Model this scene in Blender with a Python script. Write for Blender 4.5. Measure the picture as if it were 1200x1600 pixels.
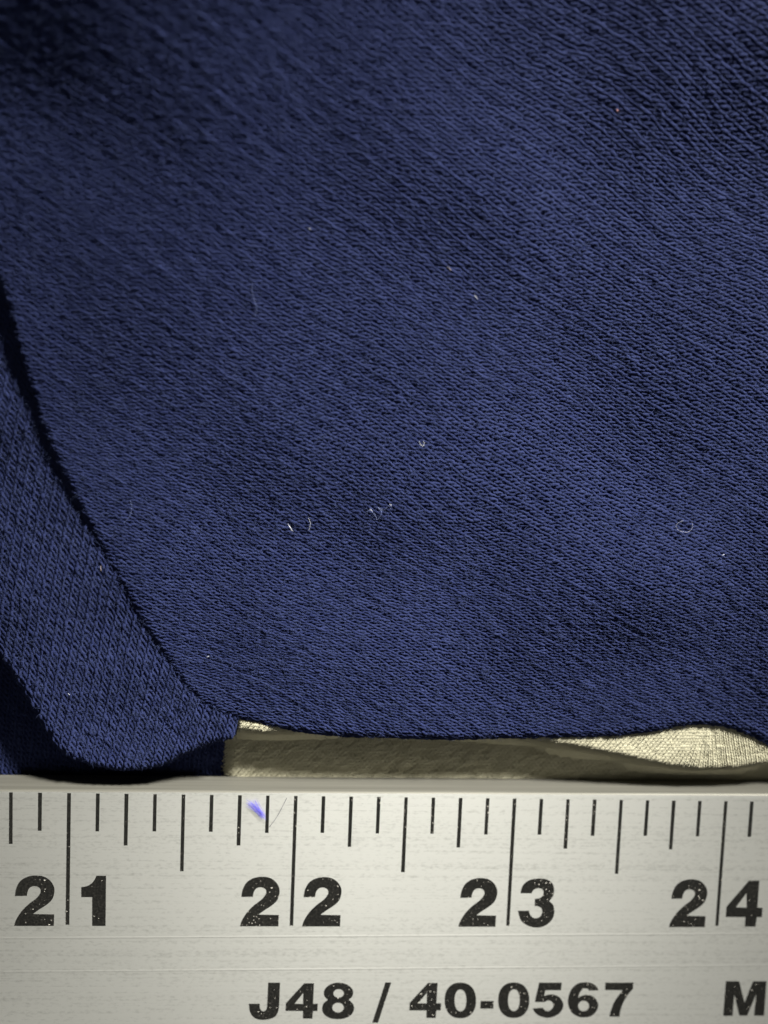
import bpy, bmesh, math, random
import numpy as np
from mathutils import Matrix, Vector
from mathutils.geometry import tessellate_polygon

# ---------------------------------------------------------------- scene, camera, light
for o in list(bpy.data.objects):
    bpy.data.objects.remove(o)
scene = bpy.context.scene
COL = scene.collection
MM = 0.001
rng = np.random.default_rng(7)
random.seed(7)
TH = 3.2                      # height of the ruler's printed face above the cloth, mm

# camera pose fitted to the ruler's inch marks (f in pixels of the 1200 x 1600 photograph)
F = 1400.0
RV = np.array([0.082503, -0.070301, 0.038032])
TV = np.array([2.570313, 32.952129, 103.48948])
def rodrigues(r):
    t = np.linalg.norm(r); k = r / t
    K = np.array([[0, -k[2], k[1]], [k[2], 0, -k[0]], [-k[1], k[0], 0]])
    return np.eye(3) + math.sin(t) * K + (1 - math.cos(t)) * K @ K
FLIP = np.diag([1.0, -1.0, -1.0])
RC = rodrigues(RV) @ FLIP                      # world (x right, y up the picture, z up) -> camera
CAM = -RC.T @ TV + np.array([0, 0, TH])        # camera centre, mm

cd = bpy.data.cameras.new('camera')
cam = bpy.data.objects.new('camera', cd); COL.objects.link(cam)
cd.sensor_fit = 'VERTICAL'; cd.sensor_height = 36.0; cd.sensor_width = 27.0
cd.lens = F / 1600 * 36.0
cd.clip_start = 0.005; cd.clip_end = 10
Rw = Matrix((FLIP @ RC).T.tolist())            # blender camera looks along -z, y up
cam.matrix_world = Matrix.Translation(Vector(CAM * MM)) @ Rw.to_4x4()
cd.dof.use_dof = True
cd.dof.focus_distance = 0.1003
cd.dof.aperture_fstop = cd.lens / 3.7
cd.dof.aperture_blades = 0
scene.camera = cam

world = bpy.data.worlds.new('World'); scene.world = world; world.use_nodes = True
world.node_tree.nodes['Background'].inputs[0].default_value = (0.92, 0.96, 1.0, 1)
world.node_tree.nodes['Background'].inputs[1].default_value = 0.012

def lamp(name, az, el, dist, size, power, col, target=(0, 25, 0), size_y=None):
    """az: 0 = from the bottom of the picture, 90 = from the right"""
    a, e = math.radians(az), math.radians(el)
    d = Vector((math.sin(a) * math.cos(e), -math.cos(a) * math.cos(e), math.sin(e)))
    ld = bpy.data.lights.new(name, 'AREA'); ld.energy = power; ld.color = col
    ld.shape = 'DISK' if size_y is None else 'RECTANGLE'
    ld.size = size
    if size_y: ld.size_y = size_y
    o = bpy.data.objects.new(name, ld); COL.objects.link(o)
    o.location = Vector(target) * MM + d * dist
    o.rotation_euler = d.to_track_quat('Z', 'Y').to_euler()
    return o
def spot(name, az, el, dist, power, col, target, cone, radius):
    a, e = math.radians(az), math.radians(el)
    d = Vector((math.sin(a) * math.cos(e), -math.cos(a) * math.cos(e), math.sin(e)))
    ld = bpy.data.lights.new(name, 'SPOT'); ld.energy = power; ld.color = col
    ld.spot_size = math.radians(cone); ld.spot_blend = 1.0; ld.shadow_soft_size = radius
    o = bpy.data.objects.new(name, ld); COL.objects.link(o)
    o.location = Vector(target) * MM + d * dist
    o.rotation_euler = d.to_track_quat('Z', 'Y').to_euler()
spot('desk_lamp', 148, 27, 0.75, 192.0, (1.0, 0.98, 0.90), (0, 17, 3), 12.6, 0.070)
lamp('fill_light', 16, 69, 1.5, 0.75, 2.25, (1.0, 0.985, 0.92))  # added overhead fill: lifts the shaded strip and brightens the ruler by reflection

vs = scene.view_settings
vs.view_transform = 'Standard'; vs.look = 'None'; vs.exposure = 0.0; vs.gamma = 1.0
vs.use_curve_mapping = False
scene.render.engine = 'CYCLES'
scene.render.resolution_x = 768; scene.render.resolution_y = 1024

# ---------------------------------------------------------------- helpers
def unproj(px, py, z):
    """photo pixel(s) -> plan point(s) in mm at height z"""
    px = np.asarray(px, float); py = np.asarray(py, float); z = np.asarray(z, float)
    d = np.stack([(px - 600) / F, (py - 800) / F, np.ones_like(px)], -1) @ RC
    t = (z - CAM[2]) / d[..., 2]
    return np.stack([CAM[0] + d[..., 0] * t, CAM[1] + d[..., 1] * t], -1)

def obj(name, me, mat=None, parent=None, **props):
    o = bpy.data.objects.new(name, me); COL.objects.link(o)
    if mat and me: me.materials.append(mat)
    if parent: o.parent = parent
    for k, v in props.items(): o[k] = v
    return o

def empty(name, label, category, group=None):
    o = bpy.data.objects.new(name, None); COL.objects.link(o)
    o.empty_display_size = 0.01
    o['label'] = label; o['category'] = category
    if group: o['group'] = group
    return o

def mesh_np(name, verts_mm, quads, smooth=True):
    """fast mesh from numpy: verts (N,3) mm, quads (M,4)"""
    me = bpy.data.meshes.new(name)
    nv, nf = len(verts_mm), len(quads)
    me.vertices.add(nv); me.vertices.foreach_set('co', (verts_mm * MM).astype(np.float32).ravel())
    me.loops.add(nf * 4); me.loops.foreach_set('vertex_index', quads.astype(np.int32).ravel())
    me.polygons.add(nf)
    me.polygons.foreach_set('loop_start', np.arange(0, nf * 4, 4, dtype=np.int32))
    me.polygons.foreach_set('loop_total', np.full(nf, 4, np.int32))
    me.update(calc_edges=True)
    me.polygons.foreach_set('use_smooth', np.full(nf, smooth))
    me.validate(); me.update()
    return me

def tubes(paths, rad, sides=5, flat=1.0):
    """paths (P,N,3) polylines -> one set of tube verts and quads. rad: scalar or (P,N)"""
    P, N, _ = paths.shape
    tan = np.gradient(paths, axis=1); tan /= np.linalg.norm(tan, axis=2, keepdims=True) + 1e-12
    up = np.zeros_like(tan); up[..., 2] = 1
    a = np.cross(tan, up); la = np.linalg.norm(a, axis=2, keepdims=True)
    a = np.where(la > 1e-3, a / (la + 1e-12), np.array([1.0, 0, 0]))
    b = np.cross(a, tan)
    ang = np.arange(sides) * 2 * math.pi / sides
    r = np.broadcast_to(np.asarray(rad, float), (P, N))[..., None, None]
    v = paths[:, :, None, :] + r * (a[:, :, None, :] * np.cos(ang)[:, None] + flat * b[:, :, None, :] * np.sin(ang)[:, None])
    idx = np.arange(P * N * sides).reshape(P, N, sides)
    nx = np.roll(idx, -1, axis=2)
    q = np.stack([idx[:, :-1], nx[:, :-1], nx[:, 1:], idx[:, 1:]], -1).reshape(-1, 4)
    return v.reshape(-1, 3), q

def catmull(pts, n=8, closed=False):
    p = np.asarray(pts, float)
    if closed: p = np.vstack([p[-1], p, p[0], p[1]])
    else: p = np.vstack([2 * p[0] - p[1], p, 2 * p[-1] - p[-2]])
    out = []
    for i in range(1, len(p) - 2):
        p0, p1, p2, p3 = p[i - 1:i + 3]
        for t in np.arange(n) / n:
            out.append(.5 * ((2 * p1) + (p2 - p0) * t + (2 * p0 - 5 * p1 + 4 * p2 - p3) * t * t + (3 * p1 - p0 - 3 * p2 + p3) * t ** 3))
    if not closed: out.append(p[-2])
    return np.array(out)

def smooth(a, b, x):  # works for a > b too
    t = np.clip((x - a) / (b - a), 0, 1); return t * t * (3 - 2 * t)

class Wob:
    """smooth random field made of sines"""
    def __init__(self, seed, wl0, wl1, n=14):
        r = np.random.default_rng(seed)
        wl = np.exp(r.uniform(np.log(wl0), np.log(wl1), n)); th = r.uniform(0, 2 * math.pi, n)
        self.k = np.stack([np.cos(th), np.sin(th)], 1) * (2 * math.pi / wl)[:, None]
        self.ph = r.uniform(0, 2 * math.pi, n); self.n = n
    def __call__(self, x, y):
        s = np.zeros_like(x, dtype=float)
        for k, p in zip(self.k, self.ph): s += np.sin(k[0] * x + k[1] * y + p)
        return s / math.sqrt(self.n / 2)

# ---------------------------------------------------------------- materials
def new_mat(name):
    m = bpy.data.materials.new(name); m.use_nodes = True
    nt = m.node_tree; return m, nt, nt.nodes['Principled BSDF']
def N(nt, t, **kw):
    n = nt.nodes.new(t)
    for k, v in kw.items():
        if k in n.inputs: n.inputs[k].default_value = v
        else: setattr(n, k, v)
    return n
def ramp(nt, src, stops):
    r = nt.nodes.new('ShaderNodeValToRGB'); e = r.color_ramp.elements
    while len(e) < len(stops): e.new(0.5)
    for el, (p, c) in zip(e, stops):
        el.position = p; el.color = c if len(c) == 4 else (*c, 1)
    nt.links.new(src, r.inputs[0]); return r.outputs[0]
def objco(nt, scale=(1, 1, 1)):
    c = nt.nodes.new('ShaderNodeNewGeometry')
    m = nt.nodes.new('ShaderNodeMapping'); m.inputs['Scale'].default_value = scale
    nt.links.new(c.outputs['Position'], m.inputs['Vector']); return m.outputs[0]

def yarn_mat(name, dark, light, sheen, sheen_tint, rough=0.9, bump=0.00003, fine=9000, through=0.0, spec=0.2):
    m, nt, b = new_mat(name)
    co = objco(nt)
    n1 = N(nt, 'ShaderNodeTexNoise', Scale=fine, Detail=3.0, Roughness=0.65); nt.links.new(co, n1.inputs['Vector'])
    n2 = N(nt, 'ShaderNodeTexNoise', Scale=650.0, Detail=2.0); nt.links.new(co, n2.inputs['Vector'])
    add = N(nt, 'ShaderNodeMath', operation='MULTIPLY_ADD'); nt.links.new(n1.outputs['Fac'], add.inputs[0])
    add.inputs[1].default_value = 0.7
    h = N(nt, 'ShaderNodeMath', operation='MULTIPLY'); nt.links.new(n2.outputs['Fac'], h.inputs[0]); h.inputs[1].default_value = 0.3
    nt.links.new(h.outputs[0], add.inputs[2])
    col = ramp(nt, add.outputs[0], [(0.32, dark), (0.7, light)])
    nt.links.new(col, b.inputs['Base Color'])
    b.inputs['Roughness'].default_value = rough
    if through:                       # light soaks through the fibres
        tr = nt.nodes.new('ShaderNodeBsdfTranslucent'); nt.links.new(col, tr.inputs['Color'])
        mx = nt.nodes.new('ShaderNodeMixShader'); mx.inputs[0].default_value = through
        nt.links.new(b.outputs[0], mx.inputs[1]); nt.links.new(tr.outputs[0], mx.inputs[2])
        nt.links.new(mx.outputs[0], nt.nodes['Material Output'].inputs['Surface'])
    b.inputs['Specular IOR Level'].default_value = spec
    b.inputs['Sheen Weight'].default_value = sheen; b.inputs['Sheen Roughness'].default_value = 0.5
    b.inputs['Sheen Tint'].default_value = (*sheen_tint, 1)
    bm = N(nt, 'ShaderNodeBump', Strength=0.8, Distance=bump); nt.links.new(n1.outputs['Fac'], bm.inputs['Height'])
    nt.links.new(bm.outputs[0], b.inputs['Normal'])
    return m
M_NAVY = yarn_mat('navy_yarn', (0.0085, 0.0130, 0.056), (0.042, 0.055, 0.152), 0.12, (0.45, 0.55, 0.95), bump=0.00009, fine=9500, through=0.40, spec=0.10)
M_NAVY_BACK = yarn_mat('navy_cloth', (0.014, 0.022, 0.100), (0.030, 0.045, 0.155), 0.1, (0.5, 0.6, 0.95), fine=6000, spec=0.1)  # backing colour raised to stand in for fill light between stitches
M_FUZZ = yarn_mat('navy_fibre', (0.026, 0.038, 0.105), (0.060, 0.078, 0.185), 0.1, (0.6, 0.7, 1.0), through=0.4)
M_CREAM = yarn_mat('cream_yarn', (0.40, 0.375, 0.27), (0.52, 0.495, 0.375), 0.05, (1, 0.97, 0.85), through=0.2, spec=0.05)
M_CREAM_BACK = yarn_mat('cream_cloth', (0.35, 0.325, 0.23), (0.45, 0.425, 0.315), 0.05, (1, 0.97, 0.85), fine=3000, spec=0.05)

def plain(name, col, rough=0.6, spec=0.4):
    m, nt, b = new_mat(name)
    co = objco(nt); n = N(nt, 'ShaderNodeTexNoise', Scale=5000.0, Detail=2.0); nt.links.new(co, n.inputs['Vector'])
    c2 = tuple(min(1, c * 1.25) for c in col); c1 = tuple(c * .8 for c in col)
    nt.links.new(ramp(nt, n.outputs['Fac'], [(0.3, c1), (0.7, c2)]), b.inputs['Base Color'])
    b.inputs['Roughness'].default_value = rough; b.inputs['Specular IOR Level'].default_value = spec
    return m
M_WHITE = plain('white_fibre', (0.34, 0.35, 0.40)); M_PALE = plain('pale_fibre', (0.11, 0.135, 0.26))
M_TAN = plain('tan_fibre', (0.22, 0.18, 0.17)); M_RED = plain('red_fibre', (0.42, 0.20, 0.20))
M_BLUE = plain('blue_violet_fibre', (0.10, 0.09, 0.48)); M_HAIR = plain('grey_hair', (0.10, 0.09, 0.12))
M_TABLE = plain('dark_table', (0.10, 0.085, 0.07))

# mill-finish aluminium with drawn lines along its length
def alu():
    m, nt, b = new_mat('drawn_aluminium')
    c1 = objco(nt, (26, 5200, 300)); s1 = N(nt, 'ShaderNodeTexNoise', Scale=1.0, Detail=4.0, Roughness=0.7); nt.links.new(c1, s1.inputs['Vector'])
    c2 = objco(nt, (3.0, 1500, 60)); s2 = N(nt, 'ShaderNodeTexNoise', Scale=1.0, Detail=3.0); nt.links.new(c2, s2.inputs['Vector'])
    c3 = objco(nt, (1700, 3400, 2600)); s3 = N(nt, 'ShaderNodeTexNoise', Scale=1.0, Detail=3.0, Roughness=0.6); nt.links.new(c3, s3.inputs['Vector'])
    c4 = objco(nt, (60, 90, 60)); s4 = N(nt, 'ShaderNodeTexNoise', Scale=1.0, Detail=3.0); nt.links.new(c4, s4.inputs['Vector'])
    mix = N(nt, 'ShaderNodeMath', operation='MULTIPLY_ADD'); nt.links.new(s1.outputs['Fac'], mix.inputs[0]); mix.inputs[1].default_value = 0.45
    m2 = N(nt, 'ShaderNodeMath', operation='MULTIPLY_ADD'); nt.links.new(s3.outputs['Fac'], m2.inputs[0]); m2.inputs[1].default_value = 0.55
    h2 = N(nt, 'ShaderNodeMath', operation='MULTIPLY_ADD'); nt.links.new(s2.outputs['Fac'], h2.inputs[0]); h2.inputs[1].default_value = 0.35; h2.inputs[2].default_value = 0.325
    nt.links.new(h2.outputs[0], mix.inputs[2]); nt.links.new(mix.outputs[0], m2.inputs[2])
    col = ramp(nt, m2.outputs[0], [(0.72, (0.52, 0.52, 0.485)), (0.98, (0.78, 0.78, 0.735)), (1.0, (0.80, 0.80, 0.755))])
    nt.links.new(col, b.inputs['Base Color'])
    b.inputs['Metallic'].default_value = 0.88
    rr = N(nt, 'ShaderNodeMapRange'); nt.links.new(s4.outputs['Fac'], rr.inputs[0])
    rr.inputs['To Min'].default_value = 0.34; rr.inputs['To Max'].default_value = 0.42
    nt.links.new(rr.outputs[0], b.inputs['Roughness'])
    b.inputs['Anisotropic'].default_value = 0.0
    bp = N(nt, 'ShaderNodeBump', Strength=0.35, Distance=0.00002); nt.links.new(m2.outputs[0], bp.inputs['Height'])
    nt.links.new(bp.outputs[0], b.inputs['Normal'])
    return m
M_ALU = alu()
def edge_mat():  # matte edge, base colour darkened to tone down the light it catches
    m, nt, b = new_mat('dimmed_aluminium_edge')
    co = objco(nt, (30, 900, 2200)); n = N(nt, 'ShaderNodeTexNoise', Scale=1.0, Detail=4.0); nt.links.new(co, n.inputs['Vector'])
    nt.links.new(ramp(nt, n.outputs['Fac'], [(0.3, (0.125, 0.122, 0.105)), (0.7, (0.175, 0.17, 0.148))]), b.inputs['Base Color'])
    b.inputs['Metallic'].default_value = 0.65; b.inputs['Roughness'].default_value = 0.6
    return m
M_EDGE = edge_mat()
def ink():
    m, nt, b = new_mat('black_ink')
    co = objco(nt, (1, 1, 0))
    v = N(nt, 'ShaderNodeTexNoise', Scale=3800.0, Detail=1.5, Roughness=0.5); nt.links.new(co, v.inputs['Vector'])
    w = N(nt, 'ShaderNodeTexNoise', Scale=160.0, Detail=1.0); nt.links.new(co, w.inputs['Vector'])
    a = N(nt, 'ShaderNodeMath', operation='MULTIPLY_ADD'); nt.links.new(w.outputs['Fac'], a.inputs[0]); a.inputs[1].default_value = 0.22
    nt.links.new(v.outputs['Fac'], a.inputs[2])
    nt.links.new(ramp(nt, a.outputs[0], [(0.50, (0.006, 0.006, 0.0055)), (0.76, (0.014, 0.0135, 0.012)), (0.815, (0.03, 0.028, 0.025)), (0.845, (0.42, 0.40, 0.36))]), b.inputs['Base Color'])
    b.inputs['Roughness'].default_value = 0.6; b.inputs['Specular IOR Level'].default_value = 0.12
    return m
M_INK = ink()

# ---------------------------------------------------------------- the table and the cream cloth
def box_mesh(name, x0, x1, y0, y1, z0, z1):
    bm = bmesh.new(); bmesh.ops.create_cube(bm, size=1)
    for v in bm.verts:
        v.co = Vector(((x0 + x1) / 2 + v.co.x * (x1 - x0), (y0 + y1) / 2 + v.co.y * (y1 - y0), (z0 + z1) / 2 + v.co.z * (z1 - z0))) * MM
    me = bpy.data.meshes.new(name); bm.to_mesh(me); bm.free(); return me
obj('table_top', box_mesh('table_top', -260, 260, -200, 300, -24, -2.2), M_TABLE, kind='structure')

EDGE_L = unproj(0, 1236, TH); EDGE_R = unproj(1200, 1242.5, TH)     # the ruler's upper edge
EDGE_S = (EDGE_R[1] - EDGE_L[1]) / (EDGE_R[0] - EDGE_L[0])
def edge_y(x): return EDGE_L[1] + (x - EDGE_L[0]) * EDGE_S
BUMP = unproj(1098, 1165, 1.8)
wob_c = Wob(3, 9, 40)
# where the cloth turns down towards the ruler, read from the photograph at a height of 2.6 mm
_tp = np.array([(300, 1128), (372, 1134), (410, 1138), (455, 1138), (560, 1130), (760, 1138), (830, 1151), (900, 1162), (960, 1174), (1030, 1189), (1090, 1197), (1150, 1195), (1200, 1186), (1270, 1168), (1400, 1130)], float)
_tq = unproj(_tp[:, 0], _tp[:, 1], 2.6)
_hp = np.array([(300, 1112), (372, 1120), (450, 1138), (600, 1150), (780, 1151), (950, 1148), (1020, 1140), (1060, 1132), (1100, 1130), (1140, 1137), (1175, 1150), (1215, 1172), (1290, 1190)], float)
_hq = unproj(_hp[:, 0], _hp[:, 1], 2.6)      # the hem
X_L = unproj(362, 1170, 0.3)[0]
def z_cream(x, y):
    d = y - edge_y(x)
    dt = np.interp(x, _tq[:, 0], _tq[:, 1] - edge_y(_tq[:, 0]))
    dh = np.interp(x, _hq[:, 0], _hq[:, 1] - edge_y(_hq[:, 0]))
    rise = smooth(np.maximum(0.25, dt - 2.3), dt + 0.35, d) * (1 - 0.35 * smooth(dh + .1, dh + 1.0, d)) * (1 - smooth(9, 15, d)) * smooth(X_L - .3, X_L + 1.2, x)
    return -0.5 - 1.45 * (1 - smooth(X_L - 2.0, X_L + .4, x)) * smooth(-6, 2, d) + rise * (3.75 + 0.45 * np.exp(-((x - X_L - 3) / 3.5) ** 2)) + 0.05 * wob_c(x, y) * smooth(0, 2, d)

def grid_sheet(name, fn, x0, x1, y0, y1, nx, ny, thick):
    xs, ys = np.meshgrid(np.linspace(x0, x1, nx), np.linspace(y0, y1, ny))
    xs, ys = xs.ravel(), ys.ravel()
    top = np.stack([xs, ys, fn(xs, ys)], 1); bot = top.copy(); bot[:, 2] -= thick
    i = np.arange(nx * ny).reshape(ny, nx)
    q = np.stack([i[:-1, :-1], i[:-1, 1:], i[1:, 1:], i[1:, :-1]], -1).reshape(-1, 4)
    n = nx * ny; ring = np.concatenate([i[0, :-1], i[:-1, -1], i[-1, :0:-1], i[:0:-1, 0]]); rn = np.roll(ring, -1)
    side = np.stack([ring, ring + n, rn + n, rn], 1)
    return mesh_np(name, np.vstack([top, bot]), np.vstack([q, q[:, ::-1] + n, side]))
cloth = empty('cream_cloth', 'cream knit cloth lying beneath the navy garment and the ruler', 'cloth')
obj('cloth_sheet', grid_sheet('cloth_sheet', lambda x, y: z_cream(x, y) - 0.16, -150, 150, -110, 210, 181, 193, 1.2), M_CREAM_BACK, cloth)

# ---------------------------------------------------------------- knitted yarn
def loop_rows(W, C, nu, nv, seg, lean, hgt, depth, belly=0.20, asym=0.0):
    """yarn of nv courses, nu stitches each, in lattice mm: (rows, pts, 3) = (u, v, lift)"""
    t = np.linspace(0, 2 * math.pi * nu, nu * seg + 1)
    u = t * W / (2 * math.pi) + belly * W * np.sin(2 * t) + lean * np.cos(t)
    v = hgt * C * np.cos(t)
    z = -depth * np.cos(2 * t) + 0.35 * depth * np.cos(t) - asym * np.sin(t)
    rows = np.zeros((nv, len(t), 3))
    rows[:, :, 0] = u; rows[:, :, 1] = v + (np.arange(nv) * C)[:, None]; rows[:, :, 2] = z
    return rows

def knit(name, parent, mat, rows, seg, warp, surf, keep, rad, sides, jit, seed):
    """lay lattice rows on a surface; every stitch is a short tube so that it can be dropped"""
    r = np.random.default_rng(seed)
    wa, wb, wc = Wob(seed, .9, 5), Wob(seed + 1, .9, 5), Wob(seed + 2, .6, 3)
    u, v, lift = rows[..., 0], rows[..., 1], rows[..., 2]
    ju = u + jit * wa(u, v); jv = v + jit * wb(u, v)
    x, y = warp(ju, jv)
    nv, npt = x.shape
    nu = (npt - 1) // seg
    st = np.arange(nu) * seg
    ok = keep(x[:, st + seg // 2], y[:, st + seg // 2])
    ids = st[:, None] + np.arange(seg + 1)[None]
    X, Y, L = x[:, ids][ok], y[:, ids][ok], lift[:, ids][ok]
    WR = wc(u, v)[:, ids][ok]
    ns = len(X)
    X = X + r.normal(0, jit * .8, (ns, 1)); Y = Y + r.normal(0, jit * .8, (ns, 1)); SR = r.normal(0, .10, (ns, 1))
    if callable(rad): rad = rad(X, Y)
    L = L + r.normal(0, .018, (ns, 1)) * np.mean(rad) / .2
    p, n = surf(X, Y)
    pos = p + n * (L * (1 + .15 * WR))[..., None]
    rr = rad * (1 + 0.16 * WR + SR)
    vv, q = tubes(pos, rr, sides, 0.72)
    return obj(name, mesh_np(name, vv, q), mat, parent, kind='stuff'), pos

def normals(fn, X, Y, e=0.05):
    p = fn(X, Y); a = fn(X + e, Y) - p; b = fn(X, Y + e) - p
    n = np.cross(a, b); n /= np.linalg.norm(n, axis=-1, keepdims=True) + 1e-12
    return p, n

# cream stitches in the strip between garment and ruler
CW, CC = 0.60, 0.40
crow = loop_rows(CW, CC, 150, 60, 8, 0.02, 0.72, 0.06)
c0 = unproj(340, 1235, 0)
def warp_cream(u, v):
    x = c0[0] - 2 + u; y = edge_y(x) - 1.0 + v * 0.9
    s = 1.0 - 1.25 * smooth(BUMP[0] - 8, BUMP[0] + 3, x)
    return x + s * (v - 5.0) * 0.8, y
cream_fn = lambda X, Y: np.stack([X, Y, z_cream(X, Y)], -1)
x_hi = unproj(1290, 1200, 0)[0]
knit('knit_stitches', cloth, M_CREAM, crow, 8, warp_cream, lambda X, Y: normals(cream_fn, X, Y),
     lambda x, y: (y > edge_y(x) + 0.12) & (y < edge_y(x) + 14) & (x > c0[0] - 3) & (x < x_hi), 0.118, 5, 0.012, 40)

# ---------------------------------------------------------------- the navy garment
class Panel:
    """a cloth panel: plan outline from photo pixels, a height field and edges that roll under"""
    def __init__(self, outline_px, zfn, roll, maxang):
        self.z, self.r, self.ma = zfn, roll, maxang
        px = catmull(outline_px, 8, True)
        z = np.full(len(px), 4.0)
        for _ in range(6):
            xy = unproj(px[:, 0], px[:, 1], z); z = zfn(xy[:, 0], xy[:, 1]) - roll
        self.poly = xy
    def sd(self, x, y):
        A = self.poly; B = np.roll(A, -1, axis=0)
        sh = x.shape; p = np.stack([x.ravel(), y.ravel()], 1)
        best = np.full(len(p), 1e9); near = np.zeros_like(p); inside = np.zeros(len(p), bool)
        for a, b in zip(A, B):
            ab = b - a; t = np.clip(((p - a) @ ab) / (ab @ ab + 1e-12), 0, 1)
            c = a + t[:, None] * ab; d = np.hypot(*(p - c).T)
            m = d < best; best[m] = d[m]; near[m] = c[m]
            cr = ((a[1] > p[:, 1]) != (b[1] > p[:, 1])) & (p[:, 0] < (b[0] - a[0]) * (p[:, 1] - a[1]) / (b[1] - a[1] + 1e-15) + a[0])
            inside ^= cr
        s = np.where(inside, best, -best)
        g = (p - near) / (np.where(np.abs(s) > 1e-6, s, 1e-6))[:, None]
        return s.reshape(sh), g.reshape(sh + (2,))
    def place(self, x, y):
        """flat cloth point -> 3D point: near the outline the cloth bends down round a roll"""
        s, g = self.sd(x, y); r = self.r
        th = np.clip((r - s) / r, 0, self.ma)
        off = np.where(s < r, r - r * np.sin(th), s)
        mv = (off - s)
        X = x + g[..., 0] * mv; Y = y + g[..., 1] * mv
        return np.stack([X, Y, self.z(X, Y) - r * (1 - np.cos(th))], -1)
    def cut(self): return self.r * (1 - self.ma)
    def surf(self, X, Y): return normals(self.place, X, Y)
    def sheet(self, name, step, drop, mat, parent):
        lo, hi = self.poly.min(0) - 3, self.poly.max(0) + 3
        nx, ny = int((hi[0] - lo[0]) / step) + 1, int((hi[1] - lo[1]) / step) + 1
        xs, ys = np.meshgrid(np.linspace(lo[0], hi[0], nx), np.linspace(lo[1], hi[1], ny))
        s, _ = self.sd(xs, ys); ok = s > self.cut()
        p, n = self.surf(xs, ys); p = p - n * drop
        i = np.arange(nx * ny).reshape(ny, nx)
        f = ok[:-1, :-1] & ok[:-1, 1:] & ok[1:, 1:] & ok[1:, :-1]
        q = np.stack([i[:-1, :-1], i[:-1, 1:], i[1:, 1:], i[1:, :-1]], -1)[f]
        used = np.unique(q); mp = np.zeros(nx * ny, int); mp[used] = np.arange(len(used))
        o = obj(name, mesh_np(name, p.reshape(-1, 3)[used], mp[q]), mat, parent)
        md = o.modifiers.new('thickness', 'SOLIDIFY'); md.thickness = 0.25 * MM; md.offset = -1
        return o

garment = empty('navy_garment', 'navy blue knit garment with folded hem lying above the ruler', 'garment')
w1, w2, w3 = Wob(11, 14, 40), Wob(12, 25, 70), Wob(13, 10, 24)
HEM_R = unproj(1105, 1120, 5.0)
_yy = np.arange(-40, 190, 0.25)
_zz = np.interp(_yy, [-40, 6, 14, 25, 36, 46, 60, 75, 95, 125, 190], [3.6, 3.6, 4.6, 5.8, 6.4, 6.3, 7.0, 8.5, 10.8, 14, 17])
_k = np.exp(-(np.arange(-12, 12.1, .25) / 4.0) ** 2); _k /= _k.sum()
_zz = np.convolve(np.pad(_zz, 48, mode='edge'), _k, 'valid')
def z_front(x, y):
    t = np.clip((y - 6) / 85, -.2, 1.6)
    z = np.interp(y, _yy, _zz)
    z = z - 0.15 * np.exp(-((x - HEM_R[0]) / np.where(x < HEM_R[0], 11, 22)) ** 2 - ((y - HEM_R[1] + 1) / 6) ** 2)
    z = z + 0.38 * w2(x, y) * smooth(0, .25, t) + 0.16 * w1(x, y) * smooth(0, .15, t)
    sp = lambda q: 8 * np.log1p(np.exp(q / 8))
    z = z + 0.06 * sp(x - 24) * smooth(8, 30, y)                                   # rises towards the right
    z = z + smooth(10, -35, x) * (0.21 * sp(y - 46) - 0.12 * sp(-x - 12) * smooth(45, 75, y))
    z = z - 0.5 * smooth(-16, -36, x) * smooth(62, 40, y) * smooth(4, 14, y)
    return z
FRONT = [(-330, 60), (-160, 300), (-60, 385), (0, 440), (36, 560), (76, 685), (130, 800), (190, 912), (250, 1012), (290, 1072), (326, 1104), (372, 1120),
         (450, 1138), (520, 1147), (600, 1150), (700, 1153), (780, 1151), (870, 1150), (950, 1148), (1020, 1140), (1060, 1132), (1100, 1130), (1140, 1137), (1175, 1150), (1215, 1172), (1290, 1190), (1400, 1180),
         (1480, 900), (1500, 400), (1480, -120), (1100, -260), (600, -280), (0, -260), (-330, -160)]
front = Panel(FRONT, z_front, 1.0, 2.0)

_ta = unproj(150, 1050, 3.0)
def z_tongue(x, y):
    sf, _ = front.sd(x, y)
    z = 3.9 + 0.085 * (x - _ta[0]) + 0.085 * np.clip(y - 14, 0, 40) + 0.6 * np.exp(-((x - _ta[0] + 3) / 7) ** 2 - ((y - _ta[1] - 2) / 12) ** 2) + 0.22 * w3(x, y)
    lim = z_front(x, y) - 0.12 - 0.5 * smooth(28, 60, y) - 1.2 * smooth(0, 3, sf)
    k = 0.35
    return -k * np.log(np.exp(-z / k) + np.exp(-lim / k))        # stays below the front panel
TONGUE = [(-40, 950), (0, 1015), (40, 1078), (72, 1135), (100, 1172), (145, 1193), (200, 1201), (250, 1194), (292, 1175), (330, 1159), (364, 1150), (376, 1122),
          (430, 1060), (360, 900), (250, 700), (150, 500), (60, 330), (-160, 330), (-260, 600), (-200, 830)]
tongue = Panel(TONGUE, z_tongue, 0.9, 2.0)
def z_under(x, y): return -1.35 + 0.08 * w3(x, y)
UNDER = [(-250, 1000), (-100, 1217.5), (0, 1217.8), (120, 1218.4), (240, 1219), (340, 1219.5), (357, 1218), (362, 1190), (368, 1150), (374, 1118), (372, 1060), (330, 980), (150, 900), (-100, 850)]
under = Panel(UNDER, z_under, 0.35, 1.5)

p_front = front.sheet('front_panel', 0.6, 0.17, M_NAVY_BACK, garment)
p_tong = tongue.sheet('side_fold', 0.5, 0.18, M_NAVY_BACK, garment)
p_under = under.sheet('back_panel', 0.5, 0.17, M_NAVY_BACK, garment)

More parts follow.
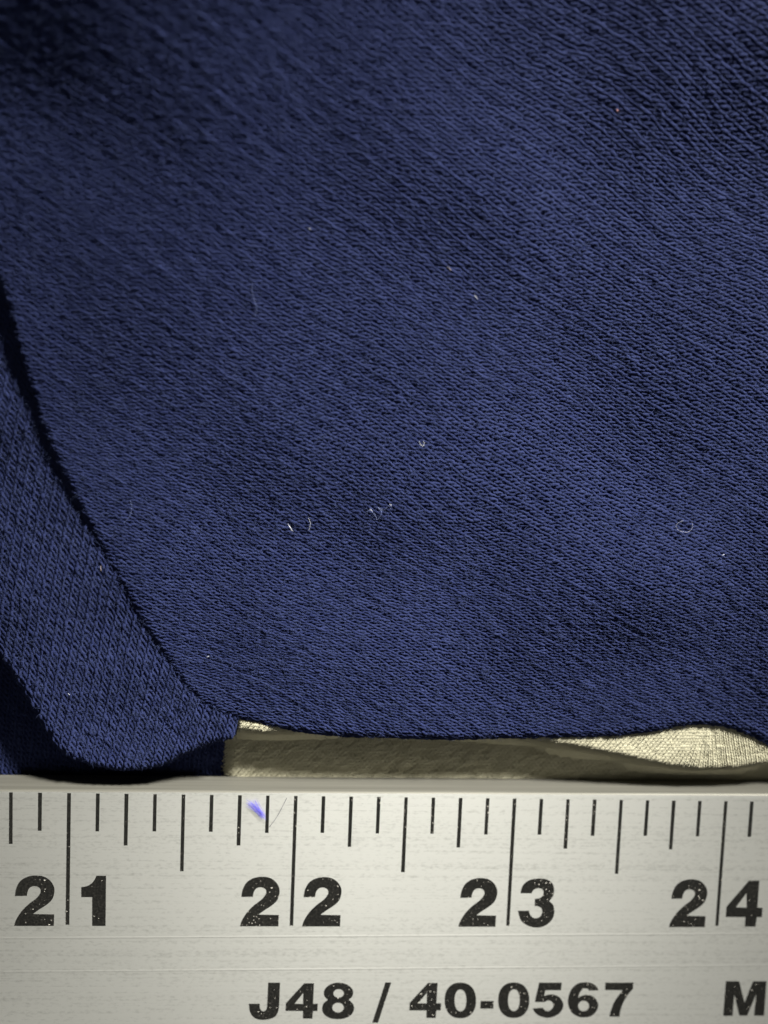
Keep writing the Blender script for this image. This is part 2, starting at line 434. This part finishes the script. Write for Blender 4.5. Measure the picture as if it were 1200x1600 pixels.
def lattice(center_px, zc, ang_deg, W, C, warp2):
    """wales run at ang_deg below the picture's horizontal"""
    o = unproj(*center_px, zc); a = math.radians(-ang_deg)
    e1 = np.array([math.cos(a), math.sin(a)]); e2 = np.array([-e1[1], e1[0]])
    def f(u, v):          # u across the wales, v along them
        x = u * e2[0] + v * e1[0]; y = u * e2[1] + v * e1[1]
        dx, dy = warp2(x, y)
        return o[0] + x + dx, o[1] + y + dy
    return f
def centred(rows):
    rows = rows.copy(); rows[..., 0] -= (rows[..., 0].min() + rows[..., 0].max()) / 2; rows[..., 1] -= (rows[..., 1].min() + rows[..., 1].max()) / 2
    return rows

FW, FC = 0.86, 0.65
frow = centred(loop_rows(FW, FC, 176, 250, 10, 0.185, 0.80, 0.078, asym=0.008))
G_DIR = np.array([math.sin(math.radians(29)), math.cos(math.radians(29))])      # across the wales, up to the right
def spread(x, y):
    a = np.clip(G_DIR[0] * x + G_DIR[1] * y, -62, 62); k = 0.0058 / 2
    q = k * a * a * 1.0
    return q * G_DIR[0] + 0.0006 * x * y, q * G_DIR[1] - 0.0013 * x * y + 0.38 * w1(x * .7, y * .7)
O_F = unproj(600, 640, 7)
lat_f = lattice((600, 640), 7, 29, FW, FC, spread)
def rad_f(X, Y):
    a = G_DIR[0] * (X - O_F[0]) + G_DIR[1] * (Y - O_F[1])
    return 0.170 * (1 + 0.0042 * np.clip(a, -55, 60))
XL = unproj(-70, 600, 6)[0]; XR = unproj(1270, 600, 8)[0]; YT = unproj(600, -70, 12)[1]
def keep_f(x, y):
    s, _ = front.sd(x, y)
    return (s > front.cut() + .2) & (x > XL) & (x < XR) & (y < YT)
_, pos_f = knit('knit_stitches', p_front, M_NAVY, frow, 10, lat_f, front.surf, keep_f, rad_f, 5, 0.042, 50)

TW, TC = 1.02, 0.60
trow = centred(loop_rows(TW, TC, 70, 130, 10, 0.25, 0.82, 0.08, asym=0.055))
lat_t = lattice((150, 950), 3, 101, TW, TC, lambda x, y: (0.010 * x * np.clip(-y, -30, 30) * -0.4 + 0.004 * y * np.abs(y) * .4, 0.25 * w1(x, y)))
XT = unproj(-60, 800, 3)[0]
def keep_t(x, y):
    s, _ = tongue.sd(x, y); sf, _ = front.sd(x, y)
    return (s > tongue.cut() + .15) & (x > XT) & (sf < 4)
_, pos_t = knit('knit_stitches', p_tong, M_NAVY, trow, 10, lat_t, tongue.surf, keep_t, 0.185, 5, 0.035, 60)
urow = centred(loop_rows(TW, TC, 46, 70, 8, 0.2, 0.82, 0.08))
lat_u = lattice((150, 1150), 0, 95, TW, TC, lambda x, y: (0 * x, 0 * y))
def keep_u(x, y):
    s, _ = under.sd(x, y); return (s > 0.1) & (x > XT) & (y > edge_y(x) + .75)
knit('knit_stitches', p_under, M_NAVY, urow, 8, lat_u, under.surf, keep_u, 0.175, 5, 0.03, 70)

# loose fibre ends standing off the yarn
def fuzz(name, parent, pos, n, seed, rmin=0.010, rmax=0.016, lmin=.3, lmax=1.1, lift=.25):
    r = np.random.default_rng(seed)
    flat = pos.reshape(-1, 3); base = flat[r.integers(0, len(flat), n)] + r.normal(0, .06, (n, 3))
    base[:, 2] += .15
    a = r.uniform(0, 2 * math.pi, n); L = r.uniform(lmin, lmax, n); bend = r.normal(0, .9, n)
    K = 4; s = np.linspace(0, 1, K)
    ang = a[:, None] + bend[:, None] * s
    st = L[:, None] / (K - 1)
    x = np.cumsum(np.cos(ang) * st, 1); y = np.cumsum(np.sin(ang) * st, 1)
    z = (r.uniform(.2, 1, n) * lift)[:, None] * np.sin(s * math.pi * .8)[None]
    P = base[:, None, :] + np.stack([x, y, z], -1)
    v, q = tubes(P, r.uniform(rmin, rmax, n)[:, None], 3)
    return obj(name, mesh_np(name, v, q), M_FUZZ, parent, kind='stuff')
s_all, _ = front.sd(pos_f[..., 0], pos_f[..., 1])
fuzz('loose_fibres', p_front, pos_f[s_all > 1.2], 26000, 80)
s_all, _ = tongue.sd(pos_t[..., 0], pos_t[..., 1])
fuzz('loose_fibres', p_tong, pos_t[s_all > 1.2], 6000, 81)
# denser along the hem
s_hem, _ = front.sd(pos_f[..., 0], pos_f[..., 1])
hem_pts = pos_f[(s_hem < 0.5) & (pos_f[..., 1] < 30)]
fuzz('hem_fibres', p_front, hem_pts, 500, 82, lmin=.15, lmax=.5, lift=.05)

# ---------------------------------------------------------------- the ruler
ruler = empty('metal_ruler', 'silver aluminium ruler with black inch marks and bold numerals', 'ruler')
XA, XB = (20.05 - 22.5) * 25.4, (24.95 - 22.5) * 25.4
XA, XB = XA - 6, XB + 6
def ruler_body():
    # cross-section (d = distance towards the garment from the upper edge line, z)
    low = -44.0
    prof = [(-.30, TH), (-.06, TH - .02), (0.0, TH - .10), (0.05, TH - .17), (0.12, TH - .36), (0.44, -.45), (0.40, -.6), (low, -.6), (low - .4, -.2), (low - .35, TH - .2), (low - .1, TH), (-21.35, TH), (-21.2, TH + .006), (-21.05, TH), (-17.35, TH), (-17.2, TH + .008), (-17.05, TH)]
    vs_, fs = [], []
    n = len(prof); xs = np.linspace(XA, XB, 12)
    bm = bmesh.new(); rings = []
    for x in xs:
        rings.append([bm.verts.new(Vector((x, edge_y(x) + d, z)) * MM) for d, z in prof])
    for r0, r1 in zip(rings[:-1], rings[1:]):
        for i in range(n):
            bm.faces.new((r0[i], r0[(i + 1) % n], r1[(i + 1) % n], r1[i]))
    bm.faces.new(rings[0][::-1]); bm.faces.new(rings[-1])
    for f in bm.faces:
        if all(v.co.z / MM < TH - .015 for v in f.verts) and all(v.co.y / MM > edge_y(v.co.x / MM) - .07 for v in f.verts): f.material_index = 1
    bmesh.ops.recalc_face_normals(bm, faces=bm.faces)
    me = bpy.data.meshes.new('blade'); bm.to_mesh(me); bm.free(); return me
obj('blade', ruler_body(), M_ALU, ruler).data.materials.append(M_EDGE)

def slab(name, contours, z0, z1, parent, label=None, holes=()):
    """flat printed shape: polygon with holes, given a hair of thickness"""
    polys = [contours] + list(holes)
    pts = [[Vector((p[0], p[1], 0)) for p in c] for c in polys]
    flat = [p for c in pts for p in c]
    tris = tessellate_polygon(pts)
    bm = bmesh.new()
    top = [bm.verts.new(Vector((p.x, p.y, z1)) * MM) for p in flat]; bot = [bm.verts.new(Vector((p.x, p.y, z0)) * MM) for p in flat]
    for t in tris:
        try:
            bm.faces.new([top[i] for i in t])
        except ValueError: pass
    k = 0
    for c in pts:
        m = len(c)
        for i in range(m):
            j = (i + 1) % m
            try: bm.faces.new((top[k + i], top[k + j], bot[k + j], bot[k + i]))
            except ValueError: pass
        k += m
    bmesh.ops.recalc_face_normals(bm, faces=bm.faces)
    me = bpy.data.meshes.new(name); bm.to_mesh(me); bm.free()
    o = obj(name, me, M_INK, parent)
    if label: o['label'] = label
    return o
Z0, Z1 = TH - .004, TH + .012
LEN = {0: 15.43, 4: 9.05, 2: 5.95, 6: 5.95}
for k in range(int(20.125 * 8), int(24.875 * 8) + 1):
    L = LEN.get(k % 8, 4.35); x = (k / 8 - 22.5) * 25.4; w = .205
    jx = rng.normal(0, .012, 4); L += rng.normal(0, .04)
    slab('tick_mark', [(x - w + jx[0], 0.0), (x + w + jx[1], 0.0), (x + w + jx[2], -L), (x - w + jx[3], -L)], Z0, Z1, ruler)

def contour(pts, sc, ox, oy):
    """mixed corner/curve outline in zoomed photo pixels -> ruler mm"""
    n = len(pts); out = []
    P = np.array([p[:2] for p in pts], float); cor = [len(p) > 2 for p in pts]
    for i in range(n):
        j = (i + 1) % n
        out.append(P[i])
        if cor[i] and cor[j]: continue
        p1, p2 = P[i], P[j]
        p0 = P[i - 1] if not cor[i] else 2 * p1 - p2
        p3 = P[(j + 1) % n] if not cor[j] else 2 * p2 - p1
        for t in (0.25, .5, .75):
            out.append(.5 * (2 * p1 + (p2 - p0) * t + (2 * p0 - 5 * p1 + 4 * p2 - p3) * t * t + (3 * p1 - p0 - 3 * p2 + p3) * t ** 3))
    out = np.array(out)
    return unproj(ox + out[:, 0] / sc, oy + out[:, 1] / sc, TH)
def oval(cx, cy, rx, ry, sc, ox, oy, e=2.0, n=32):
    a = np.arange(n) * 2 * math.pi / n; c, s = np.cos(a), np.sin(a)
    return unproj(ox + (cx + rx * np.sign(c) * np.abs(c) ** (2 / e)) / sc, oy + (cy + ry * np.sign(s) * np.abs(s) ** (2 / e)) / sc, TH)
c = 1
A6, T6 = (6, 0, 1360), (6, 380, 1520)
G = {}
G['2'] = [contour([(133, 520, c), (150, 465), (200, 385), (270, 315), (340, 262), (376, 215), (380, 180), (360, 156), (322, 147), (285, 158), (262, 190), (252, 238, c), (140, 240, c), (150, 175), (185, 105), (250, 62), (330, 47), (410, 57), (470, 95), (505, 150), (510, 205), (490, 270), (440, 320), (370, 365), (310, 408, c), (508, 412, c), (506, 520, c)], *A6)]
G['1'] = [contour([(903, 50, c), (995, 50, c), (990, 520, c), (864, 520, c), (864, 250, c), (762, 250, c), (762, 157, c), (815, 147), (860, 120), (890, 80)], *A6)]
G['3'] = [contour([(755, 238, c), (775, 165), (830, 110), (900, 88), (970, 85), (1040, 98), (1090, 140), (1105, 195), (1095, 265), (1055, 320, c), (1095, 360), (1108, 425), (1095, 490), (1050, 550), (980, 588), (910, 595), (830, 575), (760, 520), (727, 420, c), (845, 420, c), (855, 460), (885, 492), (920, 497), (960, 480), (982, 435), (970, 392), (935, 373), (903, 370, c), (905, 295, c), (950, 290), (985, 265), (995, 225), (980, 195), (940, 185), (895, 200), (868, 238, c)], 6.6667, 700, 1360)]
G['4'] = [contour([(990, 112, c), (1105, 112, c), (1083, 410, c), (1138, 412, c), (1133, 515, c), (1076, 515, c), (1062, 620, c), (945, 620, c), (950, 515, c), (733, 513, c), (742, 400, c)], 7.0588, 1030, 1360),
          contour([(962, 250, c), (845, 408, c), (965, 410, c)], 7.0588, 1030, 1360)]
G['J'] = [contour([(234, 92, c), (346, 92, c), (337, 300), (325, 370), (285, 420), (190, 441), (110, 425), (65, 370), (53, 290, c), (155, 290, c), (158, 335), (185, 362), (215, 345), (225, 290)], *T6)]
G['s4'] = [contour([(572, 98, c), (664, 98, c), (655, 290, c), (700, 290, c), (696, 358, c), (655, 358, c), (648, 430, c), (560, 428, c), (560, 358, c), (396, 357, c), (400, 285, c)], *T6), contour([(562, 190, c), (482, 290, c), (562, 292, c)], *T6)]
G['8'] = [contour([(895, 92), (970, 108), (1020, 148), (1032, 190), (1020, 225), (990, 253, c), (1028, 290), (1040, 335), (1020, 385), (965, 422), (885, 435), (810, 422), (755, 385), (740, 335), (755, 285), (793, 253, c), (762, 220), (757, 180), (775, 140), (825, 105)], *T6), oval(895, 193, 49, 40, *T6), oval(889, 326, 54, 46, *T6)]
S5 = (5.4545, 560, 1520)
G['/'] = [contour([(230, 82, c), (280, 82, c), (167, 425, c), (118, 425, c)], *S5)]
G['0'] = [oval(869, 235, 134, 152, *S5, e=2.25, n=48), oval(870, 235, 50, 93, *S5, e=2.25)]
G['-'] = [contour([(1042, 240, c), (1153, 240, c), (1150, 305, c), (1038, 305, c)], *S5)]
S7 = (5.2174, 770, 1520)
G['5'] = [contour([(378, 80, c), (563, 80, c), (556, 142, c), (430, 142, c), (418, 190, c), (450, 178), (500, 178), (550, 205), (575, 255), (565, 300), (530, 340), (460, 366), (390, 355), (345, 325), (325, 290, c), (408, 285, c), (425, 305), (455, 312), (485, 290), (495, 262), (480, 235), (450, 225), (420, 238, c), (342, 238, c)], *S7)]
G['6'] = [contour([(862, 142, c), (845, 110), (800, 82), (745, 77), (690, 90), (640, 135), (613, 215), (620, 280), (650, 330), (700, 358), (750, 363), (805, 350), (845, 310), (860, 265), (845, 220), (805, 187), (760, 179), (715, 192), (697, 208, c), (705, 170), (725, 140), (750, 127), (775, 130), (785, 145, c)], *S7), oval(740, 270, 45, 43, *S7)]
G['7'] = [contour([(917, 80, c), (1147, 80, c), (1143, 130, c), (1100, 180), (1060, 250), (1040, 310), (1033, 357, c), (950, 357, c), (965, 300), (1000, 220), (1060, 142, c), (915, 140, c)], *S7)]
G['M'] = [contour([(410, 157, c), (660, 157, c), (760, 560, c), (920, 157, c), (1172, 157, c), (1125, 803, c), (938, 803, c), (980, 395, c), (810, 803, c), (662, 803, c), (568, 405, c), (535, 805, c), (360, 807, c)], 12, 1100, 1520)]
def move_to(g, x_left, base=None, scale=1.0):
    """copy of a glyph with its left edge at x_left (mm)"""
    cs = [np.array(q) for q in g]; lo = cs[0].min(0)
    out = [(q - lo) * scale + np.array([x_left, lo[1] if base is None else base]) for q in cs]
    return out
def put(kind, cs, what):
    slab(kind, [tuple(p) for p in cs[0]], Z0, Z1, ruler, holes=[[tuple(p) for p in h] for h in cs[1:]], label=what)
def left_at(px, py=1446): return unproj(px, py, TH)[0]
put('numeral', G['2'], 'black numeral 2 of 21'); put('numeral', G['1'], 'black numeral 1 of 21')
put('numeral', move_to(G['2'], left_at(375.0)), 'first black numeral 2 of 22'); put('numeral', move_to(G['2'], left_at(472.0)), 'second black numeral 2 of 22')
put('numeral', move_to(G['2'], left_at(716.2)), 'black numeral 2 of 23'); put('numeral', G['3'], 'black numeral 3 of 23')
put('numeral', move_to(G['2'], left_at(1045.3)), 'black numeral 2 of 24'); put('numeral', G['4'], 'black numeral 4 of 24')
x25 = 2.5 * 25.4; x20 = -2.5 * 25.4; b2 = G['2'][0][:, 1].min(); h2 = np.ptp(G['2'][0][:, 1])
put('numeral', move_to(G['2'], x20 - 6.2), 'black numeral 2 of 20'); put('numeral', move_to(G['0'], x20 + 1.3, b2, h2 / np.ptp(G['0'][0][:, 1])), 'black numeral 0 of 20')
for k, w in (('J', 'letter'), ('s4', 'numeral'), ('8', 'numeral'), ('/', 'slash'), ('0', 'numeral'), ('-', 'hyphen'), ('5', 'numeral'), ('6', 'numeral'), ('7', 'numeral'), ('M', 'letter')):
    put(w, G[k], 'small black printed ' + w + ' ' + k.replace('s', ''))
put('numeral', move_to(G['s4'], left_at(639.0, 1590)), 'small black printed numeral 4'); put('numeral', move_to(G['0'], left_at(778.2, 1565)), 'small black printed numeral 0')

# ---------------------------------------------------------------- lint and hairs
def on_front(px, py, lift=.42):
    z = 6.0
    for _ in range(8):
        x, y = unproj(px, py, z + lift); z = float(z_front(np.array([x]), np.array([y]))[0])
    return (x, y, z + lift)
def on_tongue(px, py, lift=.38):
    z = 3.0
    for _ in range(8):
        x, y = unproj(px, py, z + lift); z = float(z_tongue(np.array([x]), np.array([y]))[0])
    return (x, y, z + lift)
def on_ruler(px, py, lift=.05):
    x, y = unproj(px, py, TH + lift); return (x, y, TH + lift)
def strand(name, pts, rad, mat, label, where=on_front, category='lint', parent=None, taper=True):
    P = np.array([where(*p) for p in pts]); P = catmull(P, 6) if len(P) > 2 else np.linspace(P[0], P[1], 6)
    if where is not on_ruler and parent is None: rad *= .8
    r = np.full(len(P), rad)
    if taper: r = rad * (0.45 + .55 * np.sin(np.linspace(.15, math.pi - .15, len(P))))
    v, q = tubes(P[None], r[None], 6)
    o = obj(name, mesh_np(name, v, q), mat, parent)
    if label: o['label'] = label; o['category'] = category
    return o
strand('lint_fibre', [(450, 819), (457, 830)], .055, M_WHITE, 'short straight bright white lint fibre slanting on the navy knit')
strand('lint_fibre', [(482, 809), (485, 817), (484, 824), (482, 829)], .032, M_WHITE, 'thin upright curved white lint fibre beside the slanting one')
strand('lint_speck', [(483, 356), (485, 359)], .075, M_WHITE, 'tiny round white lint speck on the navy knit')
strand('lint_curl', [(655, 689), (657, 694), (661, 697), (663, 692), (661, 689)], .035, M_WHITE, 'tiny pinkish white curled lint thread on the navy knit')
strand('lint_curl', [(570, 806), (577, 797), (585, 803), (590, 812), (596, 800), (590, 793), (600, 797), (608, 790), (611, 796)], .028, M_PALE, 'pale tangled lint curl with two loops on the navy knit')
strand('lint_speck', [(609, 788), (612, 790)], .05, M_WHITE, 'white lint speck at the end of the tangled pale curl')
strand('lint_speck', [(578, 795), (582, 799)], .03, M_WHITE, 'thin white lint speck at the start of the tangled pale curl')
strand('lint_loop', [(1068, 813), (1060, 817), (1056, 822), (1060, 828), (1067, 831), (1076, 831), (1082, 824), (1081, 815)], .017, M_WHITE, 'open ring of white lint thread on the navy knit')
strand('lint_speck', [(963, 171), (966, 174)], .09, M_RED, 'tiny reddish lint speck on the blurred navy knit')
strand('lint_speck', [(741, 461), (746, 467)], .045, M_WHITE, 'pale lint dash lying between navy knit ribs')
strand('lint_speck', [(700, 417), (705, 423)], .05, M_TAN, 'tan lint dash lying on the navy knit')
strand('lint_speck', [(684, 350), (687, 347)], .07, M_PALE, 'small pale blue lint speck on the navy knit')
strand('lint_speck', [(323, 1027), (327, 1025)], .05, M_WHITE, 'small white lint speck near the corner of the hem')
strand('lint_fibre', [(203, 781), (206, 792), (203, 806), (193, 818)], .026, M_PALE, 'long curved pale lint hair near the fold of the garment')
strand('lint_fibre', [(394, 442), (394, 456), (401, 482), (397, 496)], .024, M_PALE, 'fine kinked pale lint hair on the navy knit')
strand('lint_speck', [(1128, 868), (1132, 866)], .05, M_WHITE, 'white lint speck below the ring of lint thread')
strand('lint_speck', [(106, 1083), (109, 1086)], .06, M_WHITE, 'white lint speck on the rounded side fold', on_tongue)
strand('lint_speck', [(157, 884), (158, 892)], .05, M_TAN, 'tan lint speck on the side fold beside its crease', on_tongue)
strand('hair', [(448, 1247), (440, 1263), (431, 1279), (421, 1292)], .022, M_HAIR, 'fine grey hair lying on the ruler beside the blue tuft', on_ruler, 'hair', taper=False)
tuft = empty('lint_tuft', 'small bright blue violet lint tuft on the silver ruler', 'lint')
for i in range(44):
    a, b_ = random.gauss(0, 1), random.gauss(0, 1)
    s = (384 + 1.4 * b_ + random.uniform(0, 18), 1250 + 1.2 * a + random.uniform(0, 10)); e = (415 + random.uniform(-8, 1), 1278 + 1.8 * a + random.uniform(-5, 4))
    m = ((s[0] + e[0]) / 2 + random.gauss(0, 1.2), (s[1] + e[1]) / 2 + random.gauss(0, 1.2))
    lf = random.uniform(.03, .30)
    strand('fibre', [s, m, e], .0085, M_BLUE, None, lambda x, y: on_ruler(x, y, lf), parent=tuft)
